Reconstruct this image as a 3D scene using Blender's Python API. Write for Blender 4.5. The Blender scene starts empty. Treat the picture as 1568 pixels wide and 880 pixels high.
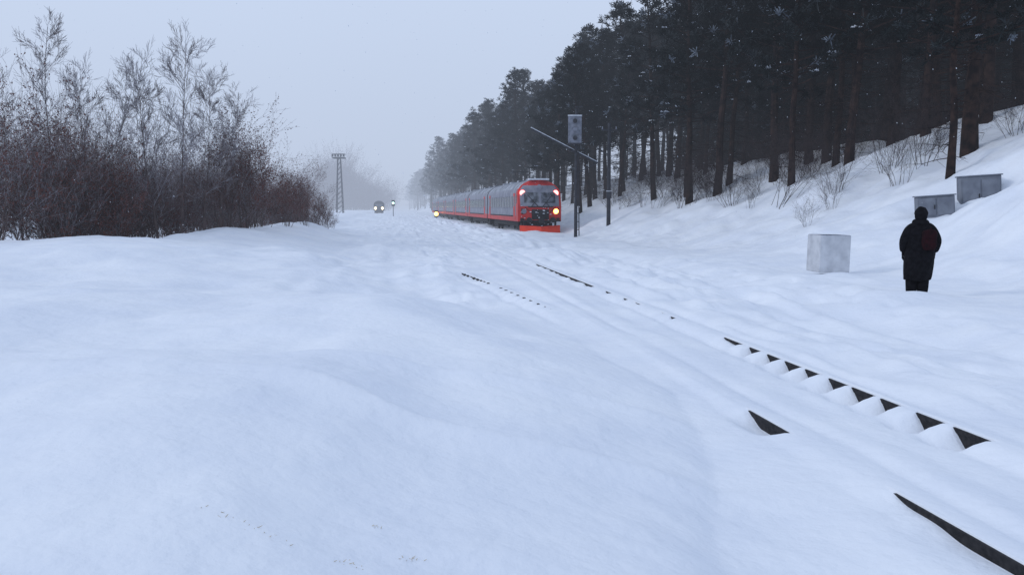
import bpy, math, random
import numpy as np
from mathutils import Vector, Matrix
random.seed(7); np.random.seed(7)
R=math.radians
scene=bpy.context.scene
scene.view_settings.view_transform='Standard'; scene.view_settings.look='None'; scene.view_settings.exposure=0
TD=0.1355   # track runs toward -x by this much per metre of y

# ------------------------------------------------------------------ materials
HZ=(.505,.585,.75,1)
def painted_haze_out(nt, shader):  # aerial haze painted into each material: emission mixed in by distance from origin
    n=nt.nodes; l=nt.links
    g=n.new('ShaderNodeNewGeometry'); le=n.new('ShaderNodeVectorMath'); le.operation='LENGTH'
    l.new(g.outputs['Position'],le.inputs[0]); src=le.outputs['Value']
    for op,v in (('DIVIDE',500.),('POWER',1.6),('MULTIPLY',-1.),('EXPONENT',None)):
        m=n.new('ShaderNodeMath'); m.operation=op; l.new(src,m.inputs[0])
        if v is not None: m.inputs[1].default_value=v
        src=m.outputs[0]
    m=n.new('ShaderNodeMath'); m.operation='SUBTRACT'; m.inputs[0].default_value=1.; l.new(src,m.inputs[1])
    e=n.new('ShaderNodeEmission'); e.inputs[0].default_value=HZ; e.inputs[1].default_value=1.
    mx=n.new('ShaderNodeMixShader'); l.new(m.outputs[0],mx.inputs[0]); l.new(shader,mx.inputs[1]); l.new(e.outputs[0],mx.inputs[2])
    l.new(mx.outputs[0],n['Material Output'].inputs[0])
def mat(name,c1,c2=None,scale=5.,rough=.8,metal=0.,bump=0.,emit=None,detail=2.,spec=.3,bscale=None):
    m=bpy.data.materials.new(name); m.use_nodes=True; nt=m.node_tree; n=nt.nodes; l=nt.links
    b=n['Principled BSDF']; b.inputs['Roughness'].default_value=rough; b.inputs['Metallic'].default_value=metal
    b.inputs['Specular IOR Level'].default_value=spec
    if c2 is None: c2=tuple(x*.7 for x in c1)
    tc=n.new('ShaderNodeTexCoord'); no=n.new('ShaderNodeTexNoise'); no.inputs['Scale'].default_value=scale; no.inputs['Detail'].default_value=detail
    l.new(tc.outputs['Object'],no.inputs['Vector'])
    cr=n.new('ShaderNodeValToRGB'); cr.color_ramp.elements[0].position=.35; cr.color_ramp.elements[1].position=.65
    cr.color_ramp.elements[0].color=(*c2,1); cr.color_ramp.elements[1].color=(*c1,1)
    l.new(no.outputs['Fac'],cr.inputs[0]); l.new(cr.outputs[0],b.inputs['Base Color'])
    if bump:
        bn=n.new('ShaderNodeTexNoise'); bn.inputs['Scale'].default_value=bscale or scale*3; bn.inputs['Detail'].default_value=5
        l.new(tc.outputs['Object'],bn.inputs['Vector'])
        bp=n.new('ShaderNodeBump'); bp.inputs['Strength'].default_value=bump; bp.inputs['Distance'].default_value=.03
        l.new(bn.outputs['Fac'],bp.inputs['Height']); l.new(bp.outputs[0],b.inputs['Normal'])
    if emit:
        b.inputs['Emission Color'].default_value=(*emit[:3],1); b.inputs['Emission Strength'].default_value=emit[3]
    painted_haze_out(nt,b.outputs[0])
    m.cycles.emission_sampling='NONE' if not emit else 'AUTO'
    return m
M={}
M['snow']=mat('snow',(.86,.895,.955),(.78,.825,.91),scale=.7,rough=.85,bump=.8,bscale=7.,spec=.2,detail=5)
M['snowcap']=mat('snow_clump',(.74,.77,.83),(.55,.60,.68),scale=3,rough=.9)
M['frost']=mat('frosted_needles',(.20,.23,.27),(.10,.12,.15),scale=2,rough=.9)
M['needle']=mat('pine_needles',(.017,.022,.023),(.008,.011,.012),scale=.9,rough=.85,spec=.1)
M['needle2']=mat('pine_needles_pale',(.040,.047,.050),(.018,.022,.025),scale=.9,rough=.85,spec=.1)
M['bark']=mat('pine_bark',(.042,.026,.022),(.013,.010,.011),scale=3,rough=.95,spec=.1)
M['twig']=mat('bare_twigs',(.14,.105,.098),(.07,.055,.056),scale=2,rough=.9,spec=.1)
M['twigdark']=mat('dark_twigs',(.06,.046,.046),(.03,.024,.026),scale=2,rough=.9,spec=.1)
M['twigfrost']=mat('frosted_twigs',(.32,.31,.34),(.17,.16,.18),scale=2,rough=.9,spec=.1)
M['leaf']=mat('dry_leaves',(.17,.072,.060),(.085,.045,.042),scale=1.5,rough=.9,spec=.1)
M['rail']=mat('rail_steel',(.012,.012,.014),(.03,.028,.030),scale=20,rough=.7,spec=.2)
M['sleeper']=mat('concrete_sleeper',(.05,.045,.045),scale=10,rough=.95)
M['red']=mat('red_paint',(.60,.028,.024),(.42,.022,.022),scale=1.5,rough=.5)
M['orange']=mat('orange_red_paint',(.92,.065,.025),(.75,.05,.025),scale=2,rough=.5)
M['grey']=mat('grey_paint',(.27,.28,.33),(.17,.18,.23),scale=1.5,rough=.55)
M['dgrey']=mat('underframe',(.03,.03,.035),(.015,.015,.018),scale=5,rough=.8)
M['glass']=mat('dark_glass',(.035,.04,.05),(.02,.025,.03),scale=2,rough=.15,spec=.5)
M['frostglass']=mat('snowy_windshield',(.18,.20,.24),(.03,.035,.045),scale=3,rough=.3,spec=.4)
M['roof']=mat('roof_snow',(.40,.43,.49),(.14,.15,.18),scale=1.2,rough=.8)
M['concrete']=mat('concrete',(.60,.62,.66),(.46,.48,.52),scale=4,rough=.95,bump=.3,detail=5)
M['cabinet']=mat('cabinet_metal',(.19,.21,.25),(.13,.145,.18),scale=3,rough=.6,bump=.1)
M['pole']=mat('pole_metal',(.045,.048,.06),(.025,.027,.035),scale=3,rough=.8)
M['sign']=mat('signal_grey',(.24,.26,.32),(.13,.145,.18),scale=4,rough=.7)
M['cloth']=mat('black_cloth',(.009,.009,.012),(.004,.004,.006),scale=14,rough=.95,bump=.5,spec=.1)
M['pack']=mat('dark_red_cloth',(.022,.005,.008),(.011,.004,.006),scale=10,rough=.9,bump=.3,spec=.1)
M['skin']=mat('skin',(.45,.27,.20),(.40,.23,.17),scale=9,rough=.6)
M['grass']=mat('dry_grass',(.60,.55,.45),(.45,.40,.31),scale=8,rough=.95)
M['lred']=mat('red_lamp',(.8,.1,.1),emit=(1,.16,.14,9.))
M['lyel']=mat('yellow_lamp',(.9,.6,.2),emit=(1,.50,.10,7.))
M['lwhite']=mat('warm_lamp',(.9,.8,.6),emit=(1,.80,.42,9.))
M['lgreen']=mat('green_lamp',(.5,.9,.8),emit=(.6,1,.8,4.))

# ------------------------------------------------------------------ mesh builder
class MB:
    def __init__(s,mats): s.v=[];s.f=[];s.m=[];s.mats=mats
    def seg(s,p0,p1,r0,r1,n=3,m=0):
        p0=Vector(p0);p1=Vector(p1); d=(p1-p0)
        if d.length<1e-6:return
        d.normalize(); a=d.orthogonal().normalized(); b=d.cross(a); k=len(s.v)
        for p,r in((p0,r0),(p1,r1)):
            for i in range(n):
                t=2*math.pi*i/n; s.v.append(p+a*(math.cos(t)*r)+b*(math.sin(t)*r))
        for i in range(n):
            j=(i+1)%n; s.f.append((k+i,k+j,k+n+j,k+n+i)); s.m.append(m)
    def capseg(s,p0,p1,r0,r1,n=10,m=0):
        s.seg(p0,p1,r0,r1,n,m); k=len(s.v)-2*n
        s.f.append(tuple(range(k+n-1,k-1,-1)));s.m.append(m); s.f.append(tuple(range(k+n,k+2*n)));s.m.append(m)
    def tri(s,a,b,c,m=0):
        k=len(s.v); s.v+= [a,b,c]; s.f.append((k,k+1,k+2)); s.m.append(m)
    def quad(s,a,b,c,d,m=0):
        k=len(s.v); s.v+= [a,b,c,d]; s.f.append((k,k+1,k+2,k+3)); s.m.append(m)
    def box(s,c,sz,m=0,rz=0.):
        x,y,z=[q/2 for q in sz]; k=len(s.v); cs,sn=math.cos(rz),math.sin(rz)
        for dx,dy,dz in((-x,-y,-z),(x,-y,-z),(x,y,-z),(-x,y,-z),(-x,-y,z),(x,-y,z),(x,y,z),(-x,y,z)):
            s.v.append(Vector((c[0]+dx*cs-dy*sn,c[1]+dx*sn+dy*cs,c[2]+dz)))
        for f in((0,3,2,1),(4,5,6,7),(0,1,5,4),(1,2,6,5),(2,3,7,6),(3,0,4,7)):
            s.f.append(tuple(k+i for i in f)); s.m.append(m)
    def mesh(s,name,smooth=False):
        me=bpy.data.meshes.new(name); me.from_pydata([tuple(v) for v in s.v],[],s.f)
        for m in s.mats: me.materials.append(M[m])
        me.polygons.foreach_set('material_index',s.m)
        if smooth: me.polygons.foreach_set('use_smooth',[True]*len(me.polygons))
        me.update(); return me
def obj(name,me,loc=(0,0,0),rz=0.,sc=1.,parent=None,bevel=0):
    o=bpy.data.objects.new(name,me); scene.collection.objects.link(o); o.location=loc; o.rotation_euler=(0,0,rz)
    o.scale=(sc,)*3 if not isinstance(sc,tuple) else sc
    if parent: o.parent=parent
    if bevel:
        b=o.modifiers.new('bevel','BEVEL'); b.width=bevel; b.segments=2; b.limit_method='ANGLE'
    return o
def empty(name,loc=(0,0,0),rz=0.):
    return obj(name,None,loc,rz)

# ------------------------------------------------------------------ terrain
def ss(a,b,t):
    t=np.clip((t-a)/(b-a),0,1); return t*t*(3-2*t)
_rng=np.random.RandomState(3); _T=_rng.rand(256,256)
def vn(x,y):
    xi=np.floor(x).astype(int); yi=np.floor(y).astype(int); fx=x-xi; fy=y-yi
    fx=fx*fx*fx*(fx*(fx*6-15)+10); fy=fy*fy*fy*(fy*(fy*6-15)+10)
    a=_T[xi&255,yi&255];b=_T[(xi+1)&255,yi&255];c=_T[xi&255,(yi+1)&255];d=_T[(xi+1)&255,(yi+1)&255]
    return (a*(1-fx)+b*fx)*(1-fy)+(c*(1-fx)+d*fx)*fy-.5
LA,LB=4.87,3.35
PIT=[11.7,11.17,10.6,10.08,9.55,9.0,8.47,7.9,7.3]
def sw(y): return np.interp(y,[10,13,16.75,21.7,25.3,32,45],[3.3,3.2,2.94,2.48,2.05,1.2,-.5])
def win(y,a,b,s=.15): return ss(a-s,a+s,y)*(1-ss(b-s,b+s,y))
def H(x,y):
    x=np.asarray(x,float); y=np.asarray(y,float); L=x+TD*y
    e=np.interp(y,[0,3.6,6,9,13,20,30,60,90],[1.1,1.6,2.2,2.95,2.7,1.0,-.8,-3.0,-6])
    e=e+.35*vn(y/2.3,y*0+5.)
    g=e-L
    z=.46*ss(0,3.4,g)+.17*(1-np.exp(-np.clip(g,0,9)/.35))*ss(17,9,y)
    z=z+.38*ss(-3,-10,L)*ss(160,90,y)
    z=z+.50*np.exp(-((L+7.5)/3.2)**2-((y-62)/22)**2)
    z=z-1.5*ss(-13.8,-17.,x)*ss(33,38,y)*ss(150,90,y)
    z=z+.33*ss(8.2,9.6,L)*ss(60,30,y)
    s=np.maximum(0,L-13.2); hill=.42*(np.sqrt(s*s+1.5)-1.22)*(s>0)
    cap=6.+5.*ss(48,36,y)
    hill=np.where(hill>cap-1.5,cap-1.5+1.5*(1-np.exp(-(hill-cap+1.5)/1.5)),hill)
    z=z+hill
    bed=win(L,2.75,7.2,.7)*ss(50,35,y)
    z=z+.08*bed
    amp=.22+.78*ss(.3,2.2,np.minimum(np.abs(L-LA),np.abs(L-LB)))
    amp=amp*(1+.8*ss(14,18,L))*(1-.45*win(L,3.0,5.3,.3)*ss(40,25,y))
    wx=x+.8*vn(x/3.,y/3.); wy=y+.8*vn(x/3.+8,y/3.)
    n=.44*vn(wx/5.3+9,wy/6.1)+.22*vn(wx/2.1,wy/2.9+40)+.10*vn(wx/.8+3,wy/1.1)+.040*vn(x/.33,y/.4+7)+.014*vn(x/.13,y/.14)
    rdg=1-2*np.abs(vn(wx/3.4+20,wy/1.7+3)); n=n+.12*np.clip(rdg-.55,0,1)**1.3*ss(-.1,.3,vn(x/7+1,y/7))*2
    n=n*amp
    tr=win(L,5.3,8.8,.5)+.65*win(L,-2.5,2.7,.6)*ss(13,20,y)+.5*win(L,3.55,4.6,.15)
    lump=np.abs(vn(L/.6+1,y/1.3))*.24+np.abs(vn(L/.28,y/.7))*.12
    n=n+tr*(.14*vn(L/.42,y/3.2)+.06*vn(L/.22+5,y/1.1)+lump*ss(-.15,.2,vn(L/2.,y/5.+4)))
    n=n+ss(12.5,15,L)*ss(150,90,y)*(.24*np.abs(vn(x/1.3,y/1.6))+.14*np.abs(vn(x/.5,y/.6)))
    z=z+n
    z=z+.06*np.exp(-((L-6.9-.5*vn(y/4.,y*0))/.42)**2)*(1+1.2*vn(L*0,y/2.))+.06*np.exp(-((L-8.0-.4*vn(y/3.,y*0+3))/.22)**2)
    # grooves left along the buried rails and switch blades
    gr=lambda c,w,d: d*np.exp(-((L-c)/w)**2)*(.7+1.1*vn(y/1.7+c,y*0+c))
    z=z-ss(60,45,y)*(gr(2.98+.02*y,.09,.055)*ss(2,4,y)*ss(14,11,y)+gr(LA-.27,.08,.05)+gr(LB+.30,.08,.05)+gr(LA+.33,.10,.05)+gr(5.9+.03*(y-12),.10,.06)+gr(sw(y)-.3,.1,.05)*ss(12,15,y))
    for k in range(46):
        fy=9+.68*k; fl=9.6+.5*math.sin(fy*.25)+(.14 if k%2 else -.14)
        z=z-.085*np.exp(-((L-fl)/.10)**2-((y-fy)/.17)**2)*ss(44,34,y)
    z=z-.50*np.exp(-((x-15.)/2.2)**2-((y-30)/2.2)**2)-.34*np.exp(-((x-15.8)/1.1)**2-((y-29.3)/.9)**2)
    z=z+.17*np.exp(-((x-8.0)/.9)**2-((y-17.35)/.42)**2)
    near=ss(60,40,y)
    fa=np.exp(-((L-LA)/.20)**2)*near; fb=np.exp(-((L-LB)/.20)**2)*near
    z=z*(1-fa)+.125*fa; z=z*(1-fb)+.125*fb
    fa=(np.abs(L-LA)<.07)*near; z=z*(1-fa)+.125*fa; fb=(np.abs(L-LB)<.07)*near; z=z*(1-fb)+.125*fb
    ls=sw(y); fs=np.exp(-((L-ls)/.22)**4)*ss(15,17,y)*ss(28,26,y)
    z=z*(1-fs)+.135*fs
    j=vn(y/.31+11,y*0+2.)
    ea=np.zeros_like(y)
    for i,c in enumerate(PIT):
        w=.155+.02*((i*7)%3); ea=np.maximum(ea,np.clip(1.3-np.abs(y-c+.03*((i*5)%3-1))/w,0,1)*(.85+.12*((i*3)%3)))
    ea=ea*.20+.055*win(y,21.2,29.7)*(.9+1.0*j)+.05*np.clip(j*3+.2,0,1)*win(y,15,20)+.06*np.clip(j*3,0,1)*win(y,12.2,13.6)
    z=z-ea*ss(LA-.50,LA-.06,L)*(L<LA-.015)
    jb=vn(y/.45+3,y*0+9.)
    eb=(.065+.08*jb)*win(y,2.,5.65,.2)+.12*win(y,7.45,8.05,.2)
    z=z-np.clip(eb,0,1)*ss(LB-.33,LB-.06,L)*(L<LB-.015)
    es=.06*win(y,21.9,25.4)*(.8+j)+.05*np.clip(np.sin(y*11)*2,0,1)*win(y,16.8,21.2)
    z=z-es*ss(ls-.3,ls-.06,L)*(L<ls-.015)
    return z
def hz(x,y): return float(H(np.array([x]),np.array([y]))[0])
cols=list(np.arange(1.2,5.6,.05))+[LA-.06,LA-.0151,LA-.0149,LA+.03,LB-.06,LB-.0151,LB-.0149,LB+.03]
t=5.6; d=.08
while t<900: cols.append(t); t+=d; d=min(d*1.03,60)  if t>14 else .09
t=1.15; d=.07
while t>-1400: cols.append(t); t-=d; d=.12 if t>-8 else min(d*1.05,80)
cols=np.array(sorted(set(cols)))
rows=list(np.arange(-12,2.5,.5))+list(np.arange(2.5,13.5,.04))
t=13.5; d=.06
while t<2400: rows.append(t); t+=d; d=(.09 if t<32 else min(d*1.018,40))
rows=np.array(rows)
LL,YY=np.meshgrid(cols,rows)
XX=LL-TD*YY; ZZ=H(XX,YY)
nr,nc=LL.shape
me=bpy.data.meshes.new('snow_ground'); me.vertices.add(nr*nc)
me.vertices.foreach_set('co',np.stack([XX,YY,ZZ],-1).astype(np.float32).ravel())
idx=np.arange(nr*nc).reshape(nr,nc); q=np.stack([idx[:-1,:-1],idx[:-1,1:],idx[1:,1:],idx[1:,:-1]],-1).reshape(-1,4)
me.loops.add(q.size); me.loops.foreach_set('vertex_index',q.ravel()); me.polygons.add(len(q))
me.polygons.foreach_set('loop_start',np.arange(len(q))*4); me.polygons.foreach_set('loop_total',np.full(len(q),4))
me.polygons.foreach_set('use_smooth',np.ones(len(q),bool)); me.materials.append(M['snow']); me.update(calc_edges=True); me.validate()
obj('snow_ground',me)

# ------------------------------------------------------------------ rails
track=empty('railway_track')
def rail(name,Lf,y0,y1,st,top=.112):
    b=MB(['rail']); pr=None
    for y in np.arange(y0,y1,st):
        l=float(Lf(y)); x=l-TD*y; tp=top-.25*float(ss(30,36,np.array(y)))
        prof=[(-.036,tp),(.036,tp),(.036,tp-.035),(.01,tp-.05),(.01,tp-.15),(.07,tp-.18),(-.07,tp-.18),(-.03,tp-.15),(-.03,tp-.05),(-.036,tp-.035)]
        cur=[Vector((x+a,y,c)) for a,c in prof]; k=len(b.v); b.v+=cur
        if pr is not None:
            n=len(prof)
            for i in range(n): b.f.append((pr+i,pr+(i+1)%n,k+(i+1)%n,k+i)); b.m.append(0)
        pr=k
    return obj(name,b.mesh(name),parent=track)
rail('rail_far_side',lambda y:LA,1,60,1.); rail('rail_near_side',lambda y:LB,1,60,1.)
rail('switch_rail',sw,16.4,26,.5,top=.122)
b=MB(['sleeper'])
for i in range(60):
    y=2.3+.55*i; b.box((4.11-TD*y,y,-.19),(2.6,.22,.16),0,rz=TD)
obj('sleepers',b.mesh('sleepers'),parent=track)

# ------------------------------------------------------------------ pine trees
def pine(seed,Ht=17.,r0=.2,dens=1.):
    rnd=random.Random(seed); b=MB(['bark','needle','needle2','frost','snowcap'])
    pts=[]; x=y=0.
    for i in range(13):
        z=Ht*i/12; x+=rnd.uniform(-.09,.09); y+=rnd.uniform(-.09,.09); pts.append(Vector((x,y,z-.4*(i==0))))
    def rad(z): return r0*(1-z/Ht)**.75*1.0+.02
    for i in range(12): b.seg(pts[i],pts[i+1],rad(pts[i].z if i else 0)*(1.25 if i==0 else 1),rad(pts[i+1].z),8,0)
    def at(z):
        f=max(0,min(11.999,z/Ht*12)); i=int(f); return pts[i].lerp(pts[i+1],f-i)
    cs=rnd.uniform(.30,.42)
    for i in range(32):
        z=Ht*rnd.uniform(.05,cs+.1); a=rnd.uniform(0,6.283); ln=rnd.uniform(.5,2.6); p=at(z)
        for k in range(3):
            q=p+Vector((math.cos(a)*ln/3,math.sin(a)*ln/3,rnd.uniform(-.35,.12)*ln/3)); a+=rnd.uniform(-.5,.5)
            b.seg(p,q,.028-.007*k,.021-.007*k,3,0)
            for _ in range(2):
                w=Vector((rnd.uniform(-.5,.5),rnd.uniform(-.5,.5),rnd.uniform(-.45,.15)))*.9
                b.seg(q,q+w,.010,.004,3,0)
            p=q
    bulges=[(rnd.uniform(0,6.28),rnd.uniform(cs,.95),rnd.uniform(.5,1.1)) for _ in range(7)]
    def tuft(c,s,out):
        n=int(17*dens); mm=1 if rnd.random()<.80 else 2
        u=rnd.random()
        if u<.035: mm=3
        for _ in range(n):
            d=Vector((rnd.gauss(0,1),rnd.gauss(0,1),rnd.gauss(0,.8)+.3)); d=(d.normalized()+out*.35).normalized()
            a=d.orthogonal().normalized(); a=(Matrix.Rotation(rnd.uniform(0,6.28),3,d)@a)*(.032*rnd.uniform(.8,1.5))
            p0=c+Vector((rnd.uniform(-.1,.1),rnd.uniform(-.1,.1),rnd.uniform(-.08,.08)))*s/.35
            ln=s*rnd.uniform(.6,1.25)
            p1=p0+d*ln
            b.quad(p0-a*.5,p0+a*.5,p1+a*.9,p1-a*.7,mm)
        if rnd.random()<.035:
            c2=c+Vector((0,0,s*.55)); k=rnd.uniform(.6,1.2)*s
            for _ in range(5):
                an=rnd.uniform(0,6.28); o2=c2+Vector((math.cos(an),math.sin(an),rnd.uniform(-.15,.15)))*k*.5
                b.tri(o2+Vector((k*.35,0,-.06)),o2+Vector((-k*.2,k*.3,-.03)),o2+Vector((-k*.15,-k*.3,.05)),4)
    nl=int(62*dens)
    for i in range(nl):
        t=(i+rnd.random())/nl; z=Ht*(cs+(1-cs)*t*.985); a=i*2.4+rnd.uniform(-.6,.6)
        env=(1-t)**.62*2.9+.35
        env*=(.35+.65*min(1,t/.13+.35))
        g=1.
        for ba,bz,bs in bulges:
            dd=math.cos(a-ba)
            if dd>0 and abs(z/Ht-bz)<.1: g+= .32*bs*dd
        ln=env*g*rnd.uniform(.55,1.08); p=at(z); up=rnd.uniform(-.15,.35)+.5*t
        dirv=Vector((math.cos(a),math.sin(a),up)).normalized(); ns=max(2,int(ln/.55)); br=.05*(1-t)+.015
        for k in range(ns):
            q=p+dirv*(ln/ns); dirv=(dirv+Vector((rnd.uniform(-.15,.15),rnd.uniform(-.15,.15),rnd.uniform(-.02,.16)))).normalized()
            b.seg(p,q,br*(1-k/ns)+.008,br*(1-(k+1)/ns)+.008,3,0)
            if k>=ns*.28 or ns<=2:
                for _ in range(3 if k<ns-1 else 4):
                    side=Vector((rnd.gauss(0,1),rnd.gauss(0,1),rnd.gauss(0,.45))).normalized()
                    c=q+side*rnd.uniform(.12,.62)
                    b.seg(q,c,.012,.006,3,0); tuft(c,rnd.uniform(.26,.42),(side+dirv).normalized())
            p=q
    for _ in range(5): tuft(pts[-1]+Vector((rnd.uniform(-.25,.25),rnd.uniform(-.25,.25),rnd.uniform(-.6,.1))),.35,Vector((0,0,1)))
    return b.mesh('pine_%d'%seed)
pines=[pine(11,17,.20),pine(12,18.5,.22),pine(13,16,.18),pine(14,19,.24),pine(15,15.5,.17)]
near=[(11.3,71,1.0,0),(13.1,57,1.03,1),(14.1,57.8,1.0,2),(15.5,53.2,1.0,3),(18.3,55.2,1.05,1),(16.9,44.9,1.05,0),(16.4,33.5,.8,4),(18.8,36.7,1.15,3),(20.,47.6,1.1,2),
 (12.4,63.5,.95,4),(17.6,49.,1.,4),(21.6,41,1.1,1),(9.6,79,.85,2),(9.2,88,.95,0),(19.6,42.5,1.,0),(14.6,46.5,.9,2),(12.0,60.,.92,3)]
placed=[]
rnd=random.Random(5)
for x,y,s,k in near:
    o=obj('pine_tree',pines[k],(x,y,hz(x,y)-.05),rnd.uniform(0,6.28),s); o.rotation_euler[0]=rnd.uniform(-.05,.05); o.rotation_euler[1]=rnd.uniform(-.06,.07)
    placed.append((x,y))
forest=empty('pine_forest')
def scatter(n,yr,Lr,mind,sf,sink=0.,lim=.80,power=1.):
    c=0; tries=0
    while c<n and tries<n*30:
        tries+=1
        y=yr[0]+(yr[1]-yr[0])*rnd.random()**power; L0,L1=Lr(y); L=rnd.uniform(L0,L1); x=L-TD*y
        if x/y>lim-.1355: continue
        if any((x-a)**2+(y-b_)**2<mind(y)**2 for a,b_ in placed): continue
        placed.append((x,y)); s=sf(y)*rnd.uniform(.78,1.15)
        o=obj('pine',rnd.choice(pines),(x,y,hz(x,y)-sink*s),rnd.uniform(0,6.28),(s*rnd.uniform(.95,1.2),s*rnd.uniform(.95,1.2),s),parent=forest)
        o.rotation_euler[0]=rnd.uniform(-.05,.05); o.rotation_euler[1]=rnd.uniform(-.05,.05); c+=1
scatter(52,(40,75),lambda y:(25.0,max(27,.8*y)),lambda y:2.3,lambda y:1.0)
scatter(130,(62,120),lambda y:(25 if y<80 else 21,min(75,.8*y)),lambda y:2.6,lambda y:1.0)
scatter(75,(80,300),lambda y:(17.2-.004*y,22),lambda y:2.6+y*.004,lambda y:.84+.0013*(y-80),power=1.2)
scatter(75,(110,420),lambda y:(21,36),lambda y:3.5,lambda y:.95+.0012*(y-80))
scatter(70,(280,800),lambda y:(14.5,34),lambda y:3.6,lambda y:1.2)
scatter(95,(58,105),lambda y:(27,min(80,.8*y)),lambda y:1.6,lambda y:.6,sink=5.)

# ------------------------------------------------------------------ bare bushes and trees
def grow(b,rnd,p,d,ln,r,depth,mi,upb,leafp=0.,leafm=1,fan=.55,minr=.0045):
    ns=3
    for k in range(ns):
        q=p+d*(ln/ns); r1=max(r*(1-.22),minr*.8)
        b.seg(p,q,r,r1,3 if r<.03 else 5,(2 if (mi==0 and r<.009 and rnd.random()<.40) else mi))
        d=(d+Vector((rnd.gauss(0,.10),rnd.gauss(0,.10),rnd.gauss(0,.06)+upb))).normalized(); p=q; r=r1
        if depth>0:
            for _ in range(2 if rnd.random()<.55 else 1):
                a=d.orthogonal(); a=Matrix.Rotation(rnd.uniform(0,6.28),3,d)@a
                dd=(d+a.normalized()*fan*rnd.uniform(.6,1.3)).normalized()
                grow(b,rnd,p,dd,ln*rnd.uniform(.45,.7),max(r*.55,minr),depth-1,mi,upb,leafp,leafm,fan,minr)
        if leafp and depth<=1 and rnd.random()<leafp:
            for _ in range(2):
                c=p+Vector((rnd.uniform(-.06,.06),rnd.uniform(-.06,.06),rnd.uniform(-.08,.03))); s=rnd.uniform(.03,.06)
                u=Vector((rnd.gauss(0,1),rnd.gauss(0,1),rnd.gauss(0,1))).normalized(); w=u.orthogonal().normalized()
                b.quad(c,c+u*s+w*s*.5,c+u*s*2,c+u*s-w*s*.5,leafm)
def bush(seed,h=3.6,leafp=.5,stems=14,mi=0):
    rnd=random.Random(seed); b=MB(['twig','leaf','twigfrost','twigdark'])
    for i in range(stems):
        a=rnd.uniform(0,6.28); rr=rnd.uniform(0,.7); lean=rnd.uniform(.05,.5)
        p=Vector((math.cos(a)*rr,math.sin(a)*rr,-.3)); d=Vector((math.cos(a)*lean,math.sin(a)*lean,1)).normalized()
        grow(b,rnd,p,d,h*rnd.uniform(.5,1.05),rnd.uniform(.016,.03),3,mi,.04,leafp,1,.6)
    return b.mesh('bush_%d'%seed)
def baretree(seed,h=8.,mi=2,r=.075,spread=1.):
    rnd=random.Random(seed); b=MB(['twig','leaf','twigfrost'])
    p=Vector((0,0,-.3)); d=Vector((rnd.uniform(-.04,.04),rnd.uniform(-.04,.04),1)).normalized(); n=18
    for k in range(n):
        q=p+d*(h/n); r1=r*(1-.12); b.seg(p,q,r,r1,5,0)
        d=(d+Vector((rnd.gauss(0,.04),rnd.gauss(0,.04),.03))).normalized(); p=q; r=max(r1,.010); t=k/n
        if k>=3:
            for _ in range(3):
                a=rnd.uniform(0,6.28); dd=Vector((math.cos(a),math.sin(a),rnd.uniform(.7,1.7))).normalized()
                grow(b,rnd,p-d*rnd.uniform(0,h/n),dd,h*.20*spread*(1.0-t*.55)*rnd.uniform(.5,1.25),max(r*.4,.009),2 if t<.5 or rnd.random()<.4 else 3,mi if (t>.25 and rnd.random()<.6) else 0,.07,.0,1,.62,.0058)
    return b.mesh('bare_%d'%seed)
bushes=[bush(21,3.6,.35,12),bush(22,3.3,.12,11),bush(23,3.9,.7,12),bush(24,3.4,.0,9,3)]
bares=[baretree(31,8.),baretree(32,7.,spread=1.2),baretree(33,9.,r=.08,spread=.8)]
thicket=empty('shrub_thicket')
cnt=0
while cnt<84:
    t=rnd.random()
    y=31+t*50; x=-17.8-rnd.uniform(-1.0,9)*(.35+.5*t) + t*3.0 - (1-t)*rnd.uniform(0,14)*(rnd.random()<.5)
    r_=x/y
    if r_<-.53 and rnd.random()<.55: continue
    if r_>-.215: continue
    cnt+=1
    s=rnd.uniform(.6,1.15)*float(np.interp(r_,[-.36,-.31,-.27,-.24,-.21],[1,.92,.75,.55,.42]))
    obj('shrub',bushes[rnd.choice([0,1,1,2,0])],(x,y,max(hz(x,y),-.1)),rnd.uniform(0,6.28),s,parent=thicket)
for x,y,s in [(-13.9,46,.92),(-13.7,48,.85),(-13.2,52,.62),(-13.2,57,.5),(-14.2,44,.95),(-13.6,62,.45),(-14.4,68,.40),(-15.0,73,.38),(-14.2,59,.6)]:
    obj('shrub',bushes[2],(x,y,max(hz(x,y),-.1)),rnd.uniform(0,6.28),s,parent=thicket)
for x,y,s,k in [(-14.9,40,1.08,0),(-15.7,39.5,1.1,1),(-14.2,41,.98,1),(-13.9,42.5,.8,0),(-18.6,40,1.05,1),(-19.2,42,.98,0),(-20.8,40,1.12,2),(-22.6,41,.95,2),(-16.9,41,.72,0),(-13.7,46,.62,1)]:
    obj('bare_tree',bares[k],(x,y,max(hz(x,y),.1)),rnd.uniform(0,6.28),(s*.95,s*.95,s))
under=empty('undergrowth')
for i in range(50):
    y=rnd.uniform(33,80); L=18.8+rnd.random()**1.3*9; x=L-TD*y
    if x/y>.62: continue
    o=obj('scrub',bushes[3],(x,y,hz(x,y)),rnd.uniform(0,6.28),rnd.uniform(.35,.72),parent=under)
    o.rotation_euler[0]=rnd.uniform(-.6,.6); o.rotation_euler[1]=rnd.uniform(-.6,.3)
for x,y,s in [(11.9,36,.22),(13.6,38,.3),(12.3,46,.3),(17.6,38.2,.7),(16.9,40.,.65)]:
    obj('scrub',bushes[3],(x,y,hz(x,y)),rnd.uniform(0,6.28),s,parent=under)
far=empty('distant_trees')
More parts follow.
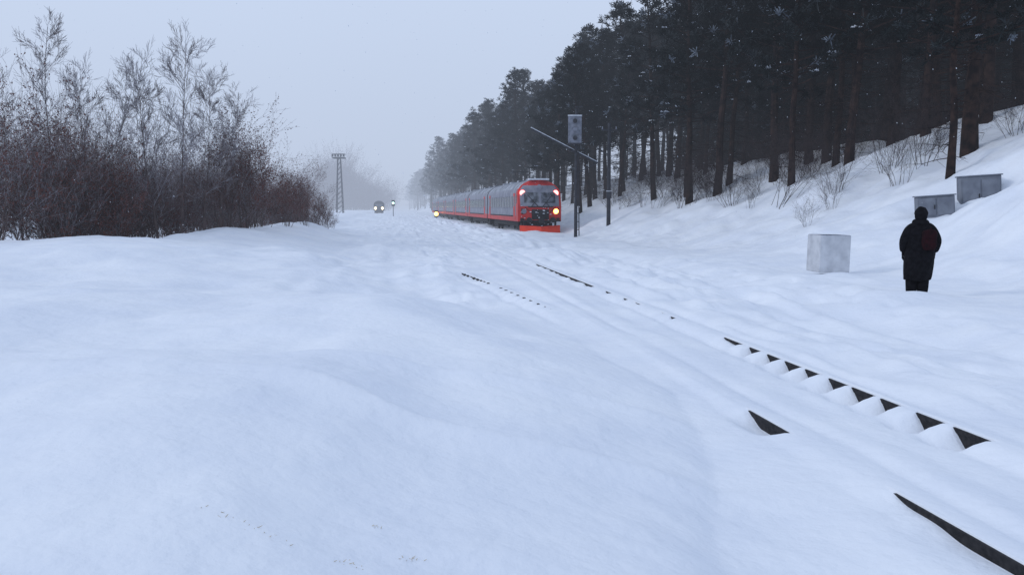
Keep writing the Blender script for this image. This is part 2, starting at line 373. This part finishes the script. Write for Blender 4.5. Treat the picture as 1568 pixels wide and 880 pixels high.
for i in range(44):
    u=i/43; x=-128+u*54+rnd.uniform(-3,3); y=510+rnd.uniform(-20,20)
    prof=.5+.5*math.exp(-((u-.5)/.24)**2)
    obj('distant_tree',bushes[(0,1,2)[i%3]],(x,y,-1),rnd.uniform(0,6.28),(5.,5.,5.8*prof*rnd.uniform(.85,1.1)),parent=far)

# ------------------------------------------------------------------ train
def hw(z):
    if z<3.15: return 1.74
    return 1.74*math.sqrt(max(0,1-((z-3.15)/1.15)**2*.94))
ZS=[1.0,1.15,1.45,1.95,2.2,2.45,2.9,3.15,3.3,3.45,3.6,3.85,4.05,4.18,4.26,4.3]
XS=[-1,-.9,-.78,-.72,-.40,-.05,.05,.40,.72,.78,.9,1]
def yfront(xn,z): return .42*xn*xn+ (0 if z<2.2 else .34*(z-2.2)**1.25)
def car(parent,y0,ln,front,red='red',grey='grey'):
    mats=[red,grey,'glass','frostglass','roof','dgrey']; b=MB(mats)
    def mside(z): return 0 if z<1.4 else (1 if z<3.55 else 4)
    ys=[0,.9,1.5,ln-1.2,ln]
    for sgn in(-1,1):
        for i in range(len(ZS)-1):
            for j in range(len(ys)-1):
                z0,z1=ZS[i],ZS[i+1]; m=mside((z0+z1)/2)
                if m==1 and front and ys[j+1]<=1.5: m=0
                a0=yfront(1,z0) if (front and j==0) else ys[j]; a1=yfront(1,z1) if (front and j==0) else ys[j]
                P=[Vector((sgn*hw(z0),y0+a0,z0)),Vector((sgn*hw(z0),y0+ys[j+1]+(.0 if not(front and j==0) else .5),z0)),Vector((sgn*hw(z1),y0+ys[j+1]+(.0 if not(front and j==0) else .5),z1)),Vector((sgn*hw(z1),y0+a1,z1))]
                if front and j==1:
                    for v_ in(P[0],P[3]): v_.y=y0+1.4
                b.quad(*(P if sgn>0 else P[::-1]),m)
    zt=ZS[-1]; w=hw(zt); f0=yfront(1,zt) if front else 0
    b.quad(Vector((-w,y0+f0,zt)),Vector((w,y0+f0,zt)),Vector((w,y0+ln,zt)),Vector((-w,y0+ln,zt)),4)
    for face,yy in((0,y0),(1,y0+ln)):
        for i in range(len(ZS)-1):
            for j in range(len(XS)-1):
                z0,z1=ZS[i],ZS[i+1]; xa,xb=XS[j],XS[j+1]; zc=(z0+z1)/2; xc=abs(xa+xb)/2
                if front and face==0:
                    m=0
                    if zc>2.2 and zc<3.85 and xc<.85: m=1
                    if 2.45<zc<3.3 and .05<xc<.72: m=3
                    if 1.15<zc<1.95 and xc<.4: m=5
                    f=lambda xn,z: Vector((xn*hw(z),yy+yfront(xn,z),z))
                else:
                    m=5; f=lambda xn,z: Vector((xn*hw(z),yy,z))
                P=[f(xa,z0),f(xb,z0),f(xb,z1),f(xa,z1)]
                b.quad(*(P if face==0 else P[::-1]),m)
    for sgn in(-1,1):
        X=sgn*1.745
        for k in range(9):
            yc=y0+3.9+k*1.75
            if yc>y0+ln-3: break
            b.box((X,yc,2.55),(.03,1.25,.85),2); b.box((X,yc,2.08),(.05,1.35,.05),1); b.box((X,yc,3.02),(.05,1.35,.05),1)
        for yc in(y0+2.4,y0+ln-2.0):
            b.box((X,yc,2.2),(.03,1.0,2.1),0); b.box((X+sgn*.012,yc-.25,2.6),(.02,.34,.8),2); b.box((X+sgn*.012,yc+.25,2.6),(.02,.34,.8),2)
        b.box((X,y0+ln/2,1.42),(.02,ln-4,.10),5)
        if front: b.box((X,y0+1.35,2.75),(.03,.5,.7),2)
    b.box((0,y0+ln/2,.8),(2.7,ln-5.5,.45),5)
    for yb in(y0+3.2,y0+ln-3.2):
        b.box((0,yb,.62),(2.5,3.2,.5),5)
        for dy in(-1.2,1.2):
            for sx in(-.8,.8): b.capseg((sx-.07,yb+dy,.45),(sx+.07,yb+dy,.45),.46,.46,14,5)
    for k in range(4): b.box((0,y0+3.5+k*(ln-6)/3.2,4.36),(1.1,1.3,.16),4)
    return obj('carriage',b.mesh('carriage'),parent=parent)
def disc(b,c,r,m,d=.06): b.capseg((c[0],c[1]+.05,c[2]),(c[0],c[1]-d,c[2]),r*1.05,r,14,m)
train=empty('commuter_train',(2.25,70.3,-.10),math.atan(.142))
CL=22.
for i in range(6):
    car(train,i*CL,CL-.55,i==0)
    if i:
        b=MB(['dgrey']); b.box((0,i*CL-.28,2.3),(2.1,.62,2.6),0); obj('gangway',b.mesh('gangway'),parent=train)
b=MB(['orange','dgrey','red','grey','lred','lyel','snowcap','frostglass'])
for sgn in(-1,1):
    P=[Vector((0,-.55,.08)),Vector((sgn*1.62,.15,.08)),Vector((sgn*1.62,.22,.70)),Vector((0,-.28,.62))]
    b.quad(*(P if sgn>0 else P[::-1]),0)
    P2=[v+Vector((0,.10,0)) for v in P]; b.quad(*(P2[::-1] if sgn>0 else P2),0)
    b.box((sgn*1.25,.3,.85),(.14,.2,.5),1); b.capseg((sgn*.95,.3,1.12),(sgn*.95,-.28,1.12),.10,.10,12,1); b.capseg((sgn*.95,-.28,1.12),(sgn*.95,-.34,1.12),.22,.22,16,1)
    disc(b,(sgn*1.28,.20,1.80),.19,5 if sgn>0 else 3); disc(b,(sgn*1.34,.66,3.25),.21,4)
    b.box((sgn*1.28,.27,1.80),(.42,.1,.42),1)
    b.seg((sgn*.2,-.02,2.2),(sgn*1.0,.36,3.1),.035,.03,4,1); b.seg((sgn*.2,.0,1.2),(sgn*1.25,.14,2.15),.03,.03,4,1)
    b.seg((sgn*.75,-.0,2.15),(sgn*.35,.12,2.6),.03,.03,4,1)
    b.box((sgn*1.45,.24,1.2),(.25,.2,.12),1)
b.box((0,.1,1.05),(3.2,.5,.12),1); b.box((0,-.2,1.08),(.3,.8,.3),1); b.box((0,-.62,1.08),(.42,.16,.42),1)
b.box((0,.0,2.16),(2.0,.14,.08),1)
disc(b,(0,.60,3.72),.20,3,.1)
b.box((0,1.0,4.34),(1.6,.8,.12),6)
for k in range(5): b.seg((-.5+k*.25,-.02,1.1),(-.45+k*.22,-.25,.7),.03,.03,5,1)
r2=random.Random(9)
for i in range(44):
    x=r2.uniform(-1.5,1.5); z=r2.uniform(1.15,2.35) if r2.random()<.7 else r2.uniform(.65,1.2); s=r2.uniform(.02,.07); y=.42*(x/1.74)**2-.02
    b.box((x,y,z),(s*2,.03+s*.3,s),6,rz=x*.3)
obj('cab_equipment',b.mesh('cab_equipment'),parent=train)
b=MB(['dgrey'])
for s in(-1,1):
    b.seg((s*.5,9,4.35),(s*.45,10.2,4.9),.04,.04,4,0); b.seg((s*.45,10.2,4.9),(s*.7,9.2,5.2),.03,.03,4,0)
b.seg((-.9,9.2,5.22),(.9,9.2,5.22),.04,.04,4,0)
obj('pantograph',b.mesh('pantograph'),parent=train)

loco=empty('locomotive',(-44.8,300,-.1),math.atan(TD))
car(loco,0,18,True,'dgrey','dgrey')
b=MB(['lwhite','dgrey','orange'])
for s in(-1,1): disc(b,(s*1.15,.1,1.85),.38,0)
b.box((0,-.1,.55),(3.,.3,.6),1); b.box((0,0,1.1),(3.2,.4,.15),1)
obj('headlamps',b.mesh('headlamps'),parent=loco)

# ------------------------------------------------------------------ poles, mast, signals
x,y=4.65,65; z=hz(x,y)
p=empty('railway_signal',(x,y,z))
b=MB(['pole','sign','dgrey','snowcap'])
b.capseg((0,0,-.5),(0,0,9.2),.13,.10,10,0); b.seg((.26,.1,0),(.16,.1,9.),.05,.04,4,0)
for k in range(14): b.box((.1,.05,.5+k*.6),(.32,.06,.05),0)
obj('mast',b.mesh('mast'),parent=p)
b=MB(['sign','dgrey','pole','snowcap'])
b.box((-.12,-.3,7.7),(.95,.22,1.9),0); b.box((-.12,-.2,6.7),(1.05,.5,.06),2); b.box((-.12,-.3,8.70),(1.0,.3,.08),3)
for k in range(3): b.capseg((-.12,-.4,7.1+k*.6),(-.12,-.58,7.1+k*.6),.15,.16,14,(2,0,2)[k])
b.seg((-.1,0,8.6),(.25,0,9.4),.05,.05,4,2); b.box((.2,0,9.35),(.5,.1,.1),2); b.box((-.3,-.1,6.2),(.5,.4,.05),2)
obj('signal_head',b.mesh('signal_head'),parent=p)
b=MB(['pole','snowcap']); a0=Vector((-3.3,-.6,7.75)); a1=Vector((1.6,.4,5.35))
b.seg(a0,a1,.07,.07,6,0); b.seg(a0+Vector((0,0,.08)),a1+Vector((0,0,.08)),.045,.045,5,1)
b.seg((0,0,4.6),a1,.04,.04,5,0)
obj('bracket_arm',b.mesh('bracket_arm'),parent=p)
x,y=7.1,65.5; z=hz(x,y); p=empty('utility_pole',(x,y,z))
b=MB(['pole','sign','snowcap']); b.capseg((0,0,-.5),(0,0,7.4),.16,.12,10,0); b.box((0,0,6.9),(1.2,.1,.1),0)
for s in(-.5,0,.5): b.capseg((s,0,6.95),(s,0,7.15),.05,.04,8,1)
b.box((0,-.15,2.2),(.35,.25,.5),0); b.box((0,-.15,2.47),(.37,.27,.05),2); b.seg((.1,0,5.),( -.9,-.2,5.6),.05,.05,5,0)
obj('post',b.mesh('post'),parent=p)
x,y=-50.2,260; p=empty('lighting_mast',(x,y,0))
b=MB(['sign','pole'])
W=lambda h:1.0-.6*h/17.
for sx in(-1,1):
    for sy in(-1,1): b.seg((sx*W(0),sy*W(0),-1),(sx*W(17),sy*W(17),16.5),.14,.13,4,1)
for k in range(12):
    h=k*1.4
    for s in(-1,1):
        b.seg((-W(h),s*W(h),h),(W(h+1.4),s*W(h+1.4),h+1.4),.07,.07,3,1); b.seg((s*W(h),-W(h),h),(s*W(h+1.4),W(h+1.4),h+1.4),.07,.07,3,1)
b.box((0,0,16.3),(3.4,3.,.35),1); b.box((0,0,17.4),(3.4,3.,.12),1)
for sx in(-1.6,-.8,0,.8,1.6): b.box((sx,-1.5,16.95),(.5,.3,.7),1)
obj('lattice',b.mesh('lattice'),parent=p)
def smallsignal(x,y,h,lampm,r,name='signal_lamp'):
    p=empty(name,(x,y,hz(x,y))); b=MB(['pole',lampm,'dgrey'])
    b.capseg((0,0,-.5),(0,0,h-.3),.08,.07,8,0); b.box((0,.12,h),(.7,.2,1.3),2); disc(b,(0,-.02,h),r,1)
    obj('lamp_post',b.mesh('lamp_post'),parent=p)
smallsignal(-26.8,201,3.1,'lgreen',.24); smallsignal(-14.2,167,.9,'lyel',.36)
# ------------------------------------------------------------------ trackside boxes
def cabinet(name,x,y,w,d,h,rz,m,tilt=0.,sink=.1,z=None,cap=.10):
    z=hz(x,y) if z is None else z
    p=empty(name,(x,y,z-sink),rz); p.rotation_euler[1]=tilt
    b=MB([m,'dgrey']); b.box((0,0,h/2),(w,d,h),0); obj('housing',b.mesh('housing'),parent=p,bevel=.025)
    if m=='cabinet':
        b=MB([m,'dgrey']); b.box((-w*.24,-d/2-.012,h*.52),(w*.44,.03,h*.8),0); b.box((w*.24,-d/2-.012,h*.52),(w*.44,.03,h*.8),0)
        b.box((0,0,h+.02),(w+.08,d+.08,.04),0)
        b.box((-w*.05,-d/2-.04,h*.5),(.03,.04,.14),1); obj('doors',b.mesh('doors'),parent=p,bevel=.006)
    me=bpy.data.meshes.new('cap'); vs=[];fs=[];N=14
    for i in range(N+1):
        for j in range(N+1):
            u=i/N*2-1;v=j/N*2-1; hh=cap*(1-u**6)*(1-v**6)*(.8+.9*float(vn(np.array(u*2+x),np.array(v*2+y))))
            vs.append((u*(w/2+.03),v*(d/2+.03),h+.042+hh))
    for i in range(N):
        for j in range(N): a=i*(N+1)+j; fs.append((a,a+N+1,a+N+2,a+1))
    me.from_pydata(vs,[],fs); me.materials.append(M['snow'])
    for q in me.polygons:q.use_smooth=True
    obj('snow_cap',me,parent=p)
cabinet('concrete_block',8.55,24,.86,.8,1.0,.10,'concrete',z=.40,sink=.13,cap=.06,tilt=.02)
cabinet('equipment_cabinet',14.25,30,1.15,.6,.72,-.25,'cabinet',tilt=-.07,z=1.66,sink=0,cap=.05)
cabinet('equipment_cabinet',15.85,30.2,1.25,.6,1.3,-.25,'cabinet',tilt=-.06,z=1.75,sink=0,cap=.05)

# ------------------------------------------------------------------ person (back to the camera)
PX,PY=8.27,18.; pz=.15
per=empty('person',(PX,PY,pz),R(-8))
def skin(name,pts,edges,rad,m,parent,sub=2,root=0):
    me=bpy.data.meshes.new(name); me.from_pydata(pts,edges,[]); o=obj(name,me,parent=parent)
    s=o.modifiers.new('s','SKIN'); s.use_smooth_shade=True
    for i,r in enumerate(rad):
        me.skin_vertices[0].data[i].radius=r if isinstance(r,tuple) else (r,r)
        me.skin_vertices[0].data[i].use_root=(i==root)
    b_=o.modifiers.new('ss','SUBSURF'); b_.levels=sub; b_.render_levels=sub; me.materials.append(M[m]); return o
pts=[(0,0,.96),(0,0,1.15),(0,.01,1.33),(0,0,1.46),(0,.02,1.56),(0,.03,1.62),
 (-.10,0,.88),(-.13,.03,.52),(-.14,-.03,.12),(-.14,.12,.05),
 (.08,0,.88),(.08,-.02,.52),(.07,-.05,.12),(.07,.10,.05),
 (-.20,0,1.44),(-.32,-.02,1.17),(-.29,.10,.94),
 (.20,0,1.44),(.33,-.03,1.18),(.31,.08,.94)]
ed=[(0,1),(1,2),(2,3),(3,4),(4,5),(0,6),(6,7),(7,8),(8,9),(0,10),(10,11),(11,12),(12,13),(3,14),(14,15),(15,16),(3,17),(17,18),(18,19)]
rad=[(.21,.17),(.20,.17),(.21,.17),(.15,.13),.075,.07,.14,.13,.115,.06,.14,.13,.115,.06,.115,.10,.07,.115,.10,.07]
skin('body',pts,ed,rad,'cloth',per)
rings=[(1.50,.12,.10,0),(1.47,.20,.14,0),(1.40,.275,.18,0),(1.28,.29,.195,0),(1.12,.285,.20,0),(.98,.285,.205,0),(.82,.29,.22,-.01),(.66,.285,.225,-.02),(.50,.275,.22,-.03),(.40,.265,.215,-.035),(.385,.25,.20,-.035)]
vs=[];fs=[];N=40
for k,(z,a,c,ox) in enumerate(rings):
    for i in range(N):
        t=2*math.pi*i/N; w=1+ (1.5-z)*.05*math.sin(5*t+k*.3)+.02*math.sin(9*t+k*1.3)
        vs.append((ox+a*w*math.cos(t),c*w*math.sin(t),z+.015*math.sin(3*t+k)))
for k in range(len(rings)-1):
    for i in range(N): j=(i+1)%N; fs.append((k*N+j,k*N+i,(k+1)*N+i,(k+1)*N+j))
me=bpy.data.meshes.new('coat'); me.from_pydata(vs,[],fs); me.materials.append(M['cloth'])
for q in me.polygons:q.use_smooth=True
o=obj('coat',me,parent=per); s=o.modifiers.new('s','SOLIDIFY'); s.thickness=.015; o.modifiers.new('u','SUBSURF').render_levels=1
def blob(name,c,r,m,parent,fn=None,seg=28,rg=20):
    vs=[];fs=[]
    for i in range(rg+1):
        th=math.pi*i/rg
        for j in range(seg):
            ph=2*math.pi*j/seg; d=Vector((math.sin(th)*math.cos(ph),math.sin(th)*math.sin(ph),math.cos(th)))
            k=fn(d) if fn else 1.; vs.append((c[0]+d.x*r[0]*k,c[1]+d.y*r[1]*k,c[2]+d.z*r[2]*k))
    for i in range(rg):
        for j in range(seg): a=i*seg+j;b2=i*seg+(j+1)%seg; fs.append((a,a+seg,b2+seg,b2))
    me=bpy.data.meshes.new(name); me.from_pydata(vs,[],fs); me.materials.append(M[m])
    for q in me.polygons:q.use_smooth=True
    return obj(name,me,parent=parent)
def facef(d):
    k=1.
    if d.y>.3:
        k+=.22*math.exp(-((d.x/.12)**2+((d.z+.1)/.16)**2))
        k-=.07*math.exp(-(((abs(d.x)-.34)/.14)**2+((d.z-.1)/.12)**2))
        k+=.05*math.exp(-((d.x/.25)**2+((d.z+.48)/.07)**2))
        k+=.05*math.exp(-((d.x/.25)**2+((d.z+.85)/.15)**2))
    return k
blob('head',(0,.035,1.72),(.078,.10,.115),'skin',per,facef)
for s in(-1,1): blob('eye',(s*.03,.122,1.735),(.012,.008,.008),'cloth',per,seg=10,rg=6); blob('ear',(s*.08,.03,1.715),(.014,.025,.035),'skin',per,seg=10,rg=8)
def hoodf(d): return 1+.06*math.sin(7*d.x+3*d.z)*.5+.05*max(0,-d.z)+.03*math.sin(9*d.z)-.35*math.exp(-((d.x/.5)**2+((d.z+.1)/.55)**2))*max(0,d.y)
blob('hood',(0,-.005,1.715),(.128,.125,.155),'cloth',per,hoodf)
blob('collar',(0,.0,1.55),(.165,.135,.09),'cloth',per,lambda d:1+.05*math.sin(6*d.x))
def packf(d):
    p=4.; n=(abs(d.x)**p+abs(d.y)**p+abs(d.z)**p)**(1/p); return 1/n*(1+.03*math.sin(8*d.z+4*d.x))
blob('backpack',(.11,-.22,1.20),(.14,.085,.21),'pack',per,packf)
blob('backpack_pocket',(.11,-.31,1.12),(.10,.035,.10),'pack',per,packf)
for s in(-1,1): skin('strap',[(.10*s+.05,-.16,1.38),(.15*s+.02,-.06,1.51),(.16*s+.01,.13,1.44),(.17*s,.17,1.25),(.15*s+.05,-.14,1.05)],[(0,1),(1,2),(2,3),(3,4)],[(.022,.010)]*5,'pack',per,1)
for s,wr in((-1,Vector((-.29,.10,.94))),(1,Vector((.31,.08,.94)))):
    def P(x,y,z): return tuple(wr+Vector((s*x,y,z)))
    skin('glove_palm',[P(0,0,.03),P(0,.01,-.05),P(0,.015,-.09)],[(0,1),(1,2)],[(.035,.025),(.024,.042),(.02,.042)],'cloth',per,2)
    for i,(fy,ln) in enumerate(((.045,.070),(.022,.080),(-.002,.075),(-.024,.058))):
        skin('glove_finger_%d'%(i+1),[P(0,fy,-.075),P(.002,fy+.004,-.09-ln*.4),P(-.012,fy+.006,-.09-ln*.75),P(-.03,fy+.004,-.09-ln)],[(0,1),(1,2),(2,3)],[.011,.0105,.010,.008],'cloth',per,1)
    skin('glove_thumb',[P(0,.03,-.02),P(-.01,.062,-.055),P(-.018,.07,-.09)],[(0,1),(1,2)],[.014,.012,.009],'cloth',per,1)

# ------------------------------------------------------------------ small bits of dry grass just showing through the snow
b=MB(['grass']); r2=random.Random(4)
for gx,gy,n,w in [(-.66,4.15,4,.03),(-1.15,3.72,10,.10),(-.72,3.68,8,.05),(-.46,3.86,5,.03)]:
    for i in range(n*2):
        ax,ay=gx+r2.gauss(0,w),gy+r2.gauss(0,w*.3); z=hz(ax,ay); ln=r2.uniform(.008,.025); a=r2.uniform(0,6.28)
        b.seg((ax,ay,z-.004),(ax+math.cos(a)*ln,ay+math.sin(a)*ln,z+ln*.25),.0026,.0012,3,0)
obj('dry_grass',b.mesh('dry_grass'))
# falling snow
b=MB(['snowcap']); r2=random.Random(8)
for i in range(900):
    y=r2.uniform(22,62); x=r2.uniform(-.66,.66)*y; z=r2.uniform(.8,2+.28*y); s=r2.uniform(.009,.015)
    c=Vector((x,y,z)); a=Vector((s,0,0)); u=Vector((0,s,0)); v=Vector((r2.uniform(-.5,.1)*s,0,s*r2.uniform(1,1.6))); k=len(b.v)
    b.v+=[c+a,c+u,c-a,c-u,c+v,c-v]
    for f in((0,1,4),(1,2,4),(2,3,4),(3,0,4),(1,0,5),(2,1,5),(3,2,5),(0,3,5)): b.f.append(tuple(k+i_ for i_ in f)); b.m.append(0)
obj('falling_snow',b.mesh('falling_snow'))

# ------------------------------------------------------------------ world, sun, camera
w=bpy.data.worlds.new('World'); scene.world=w; w.use_nodes=True; nt=w.node_tree; n=nt.nodes; l=nt.links
bg=n['Background']; bg.inputs[1].default_value=.1
sky=n.new('ShaderNodeTexSky'); sky.sky_type='NISHITA'; sky.sun_disc=False; sky.sun_elevation=R(26); sky.sun_rotation=R(-70)
hs=n.new('ShaderNodeHueSaturation'); hs.inputs['Saturation'].default_value=.4; l.new(sky.outputs[0],hs.inputs['Color'])
tc=n.new('ShaderNodeTexCoord'); sx=n.new('ShaderNodeSeparateXYZ'); l.new(tc.outputs['Generated'],sx.inputs[0])
no=n.new('ShaderNodeTexNoise'); no.inputs['Scale'].default_value=1.6; no.inputs['Detail'].default_value=3; l.new(tc.outputs['Generated'],no.inputs['Vector'])
ma=n.new('ShaderNodeMath'); ma.operation='MULTIPLY_ADD'; ma.inputs[1].default_value=.10; l.new(no.outputs['Fac'],ma.inputs[0]); l.new(sx.outputs[2],ma.inputs[2])
cr=n.new('ShaderNodeValToRGB'); l.new(ma.outputs[0],cr.inputs[0])
cr.color_ramp.elements[0].position=.04; cr.color_ramp.elements[0].color=HZ; cr.color_ramp.elements[1].position=.30; cr.color_ramp.elements[1].color=(.595,.70,.90,1)
vm=n.new('ShaderNodeVectorMath'); vm.operation='SCALE'; vm.inputs['Scale'].default_value=10.; l.new(cr.outputs[0],vm.inputs[0])
mx=n.new('ShaderNodeMix'); mx.data_type='RGBA'; mx.inputs[0].default_value=.94; l.new(hs.outputs[0],mx.inputs[6]); l.new(vm.outputs[0],mx.inputs[7]); l.new(mx.outputs[2],bg.inputs[0])
sl=bpy.data.lights.new('sun','SUN'); sl.energy=.6; sl.angle=R(12); sl.color=(1,.97,.93); so=bpy.data.objects.new('sun',sl); scene.collection.objects.link(so)
so.rotation_euler=(R(64),0,R(-70))
cd=bpy.data.cameras.new('camera'); co=bpy.data.objects.new('camera',cd); scene.collection.objects.link(co); scene.camera=co
cd.sensor_width=36; cd.lens=31.2; cd.clip_end=6000; cd.clip_start=.05
co.location=(0,0,2.0); co.rotation_euler=(R(90-5.14),0,0)
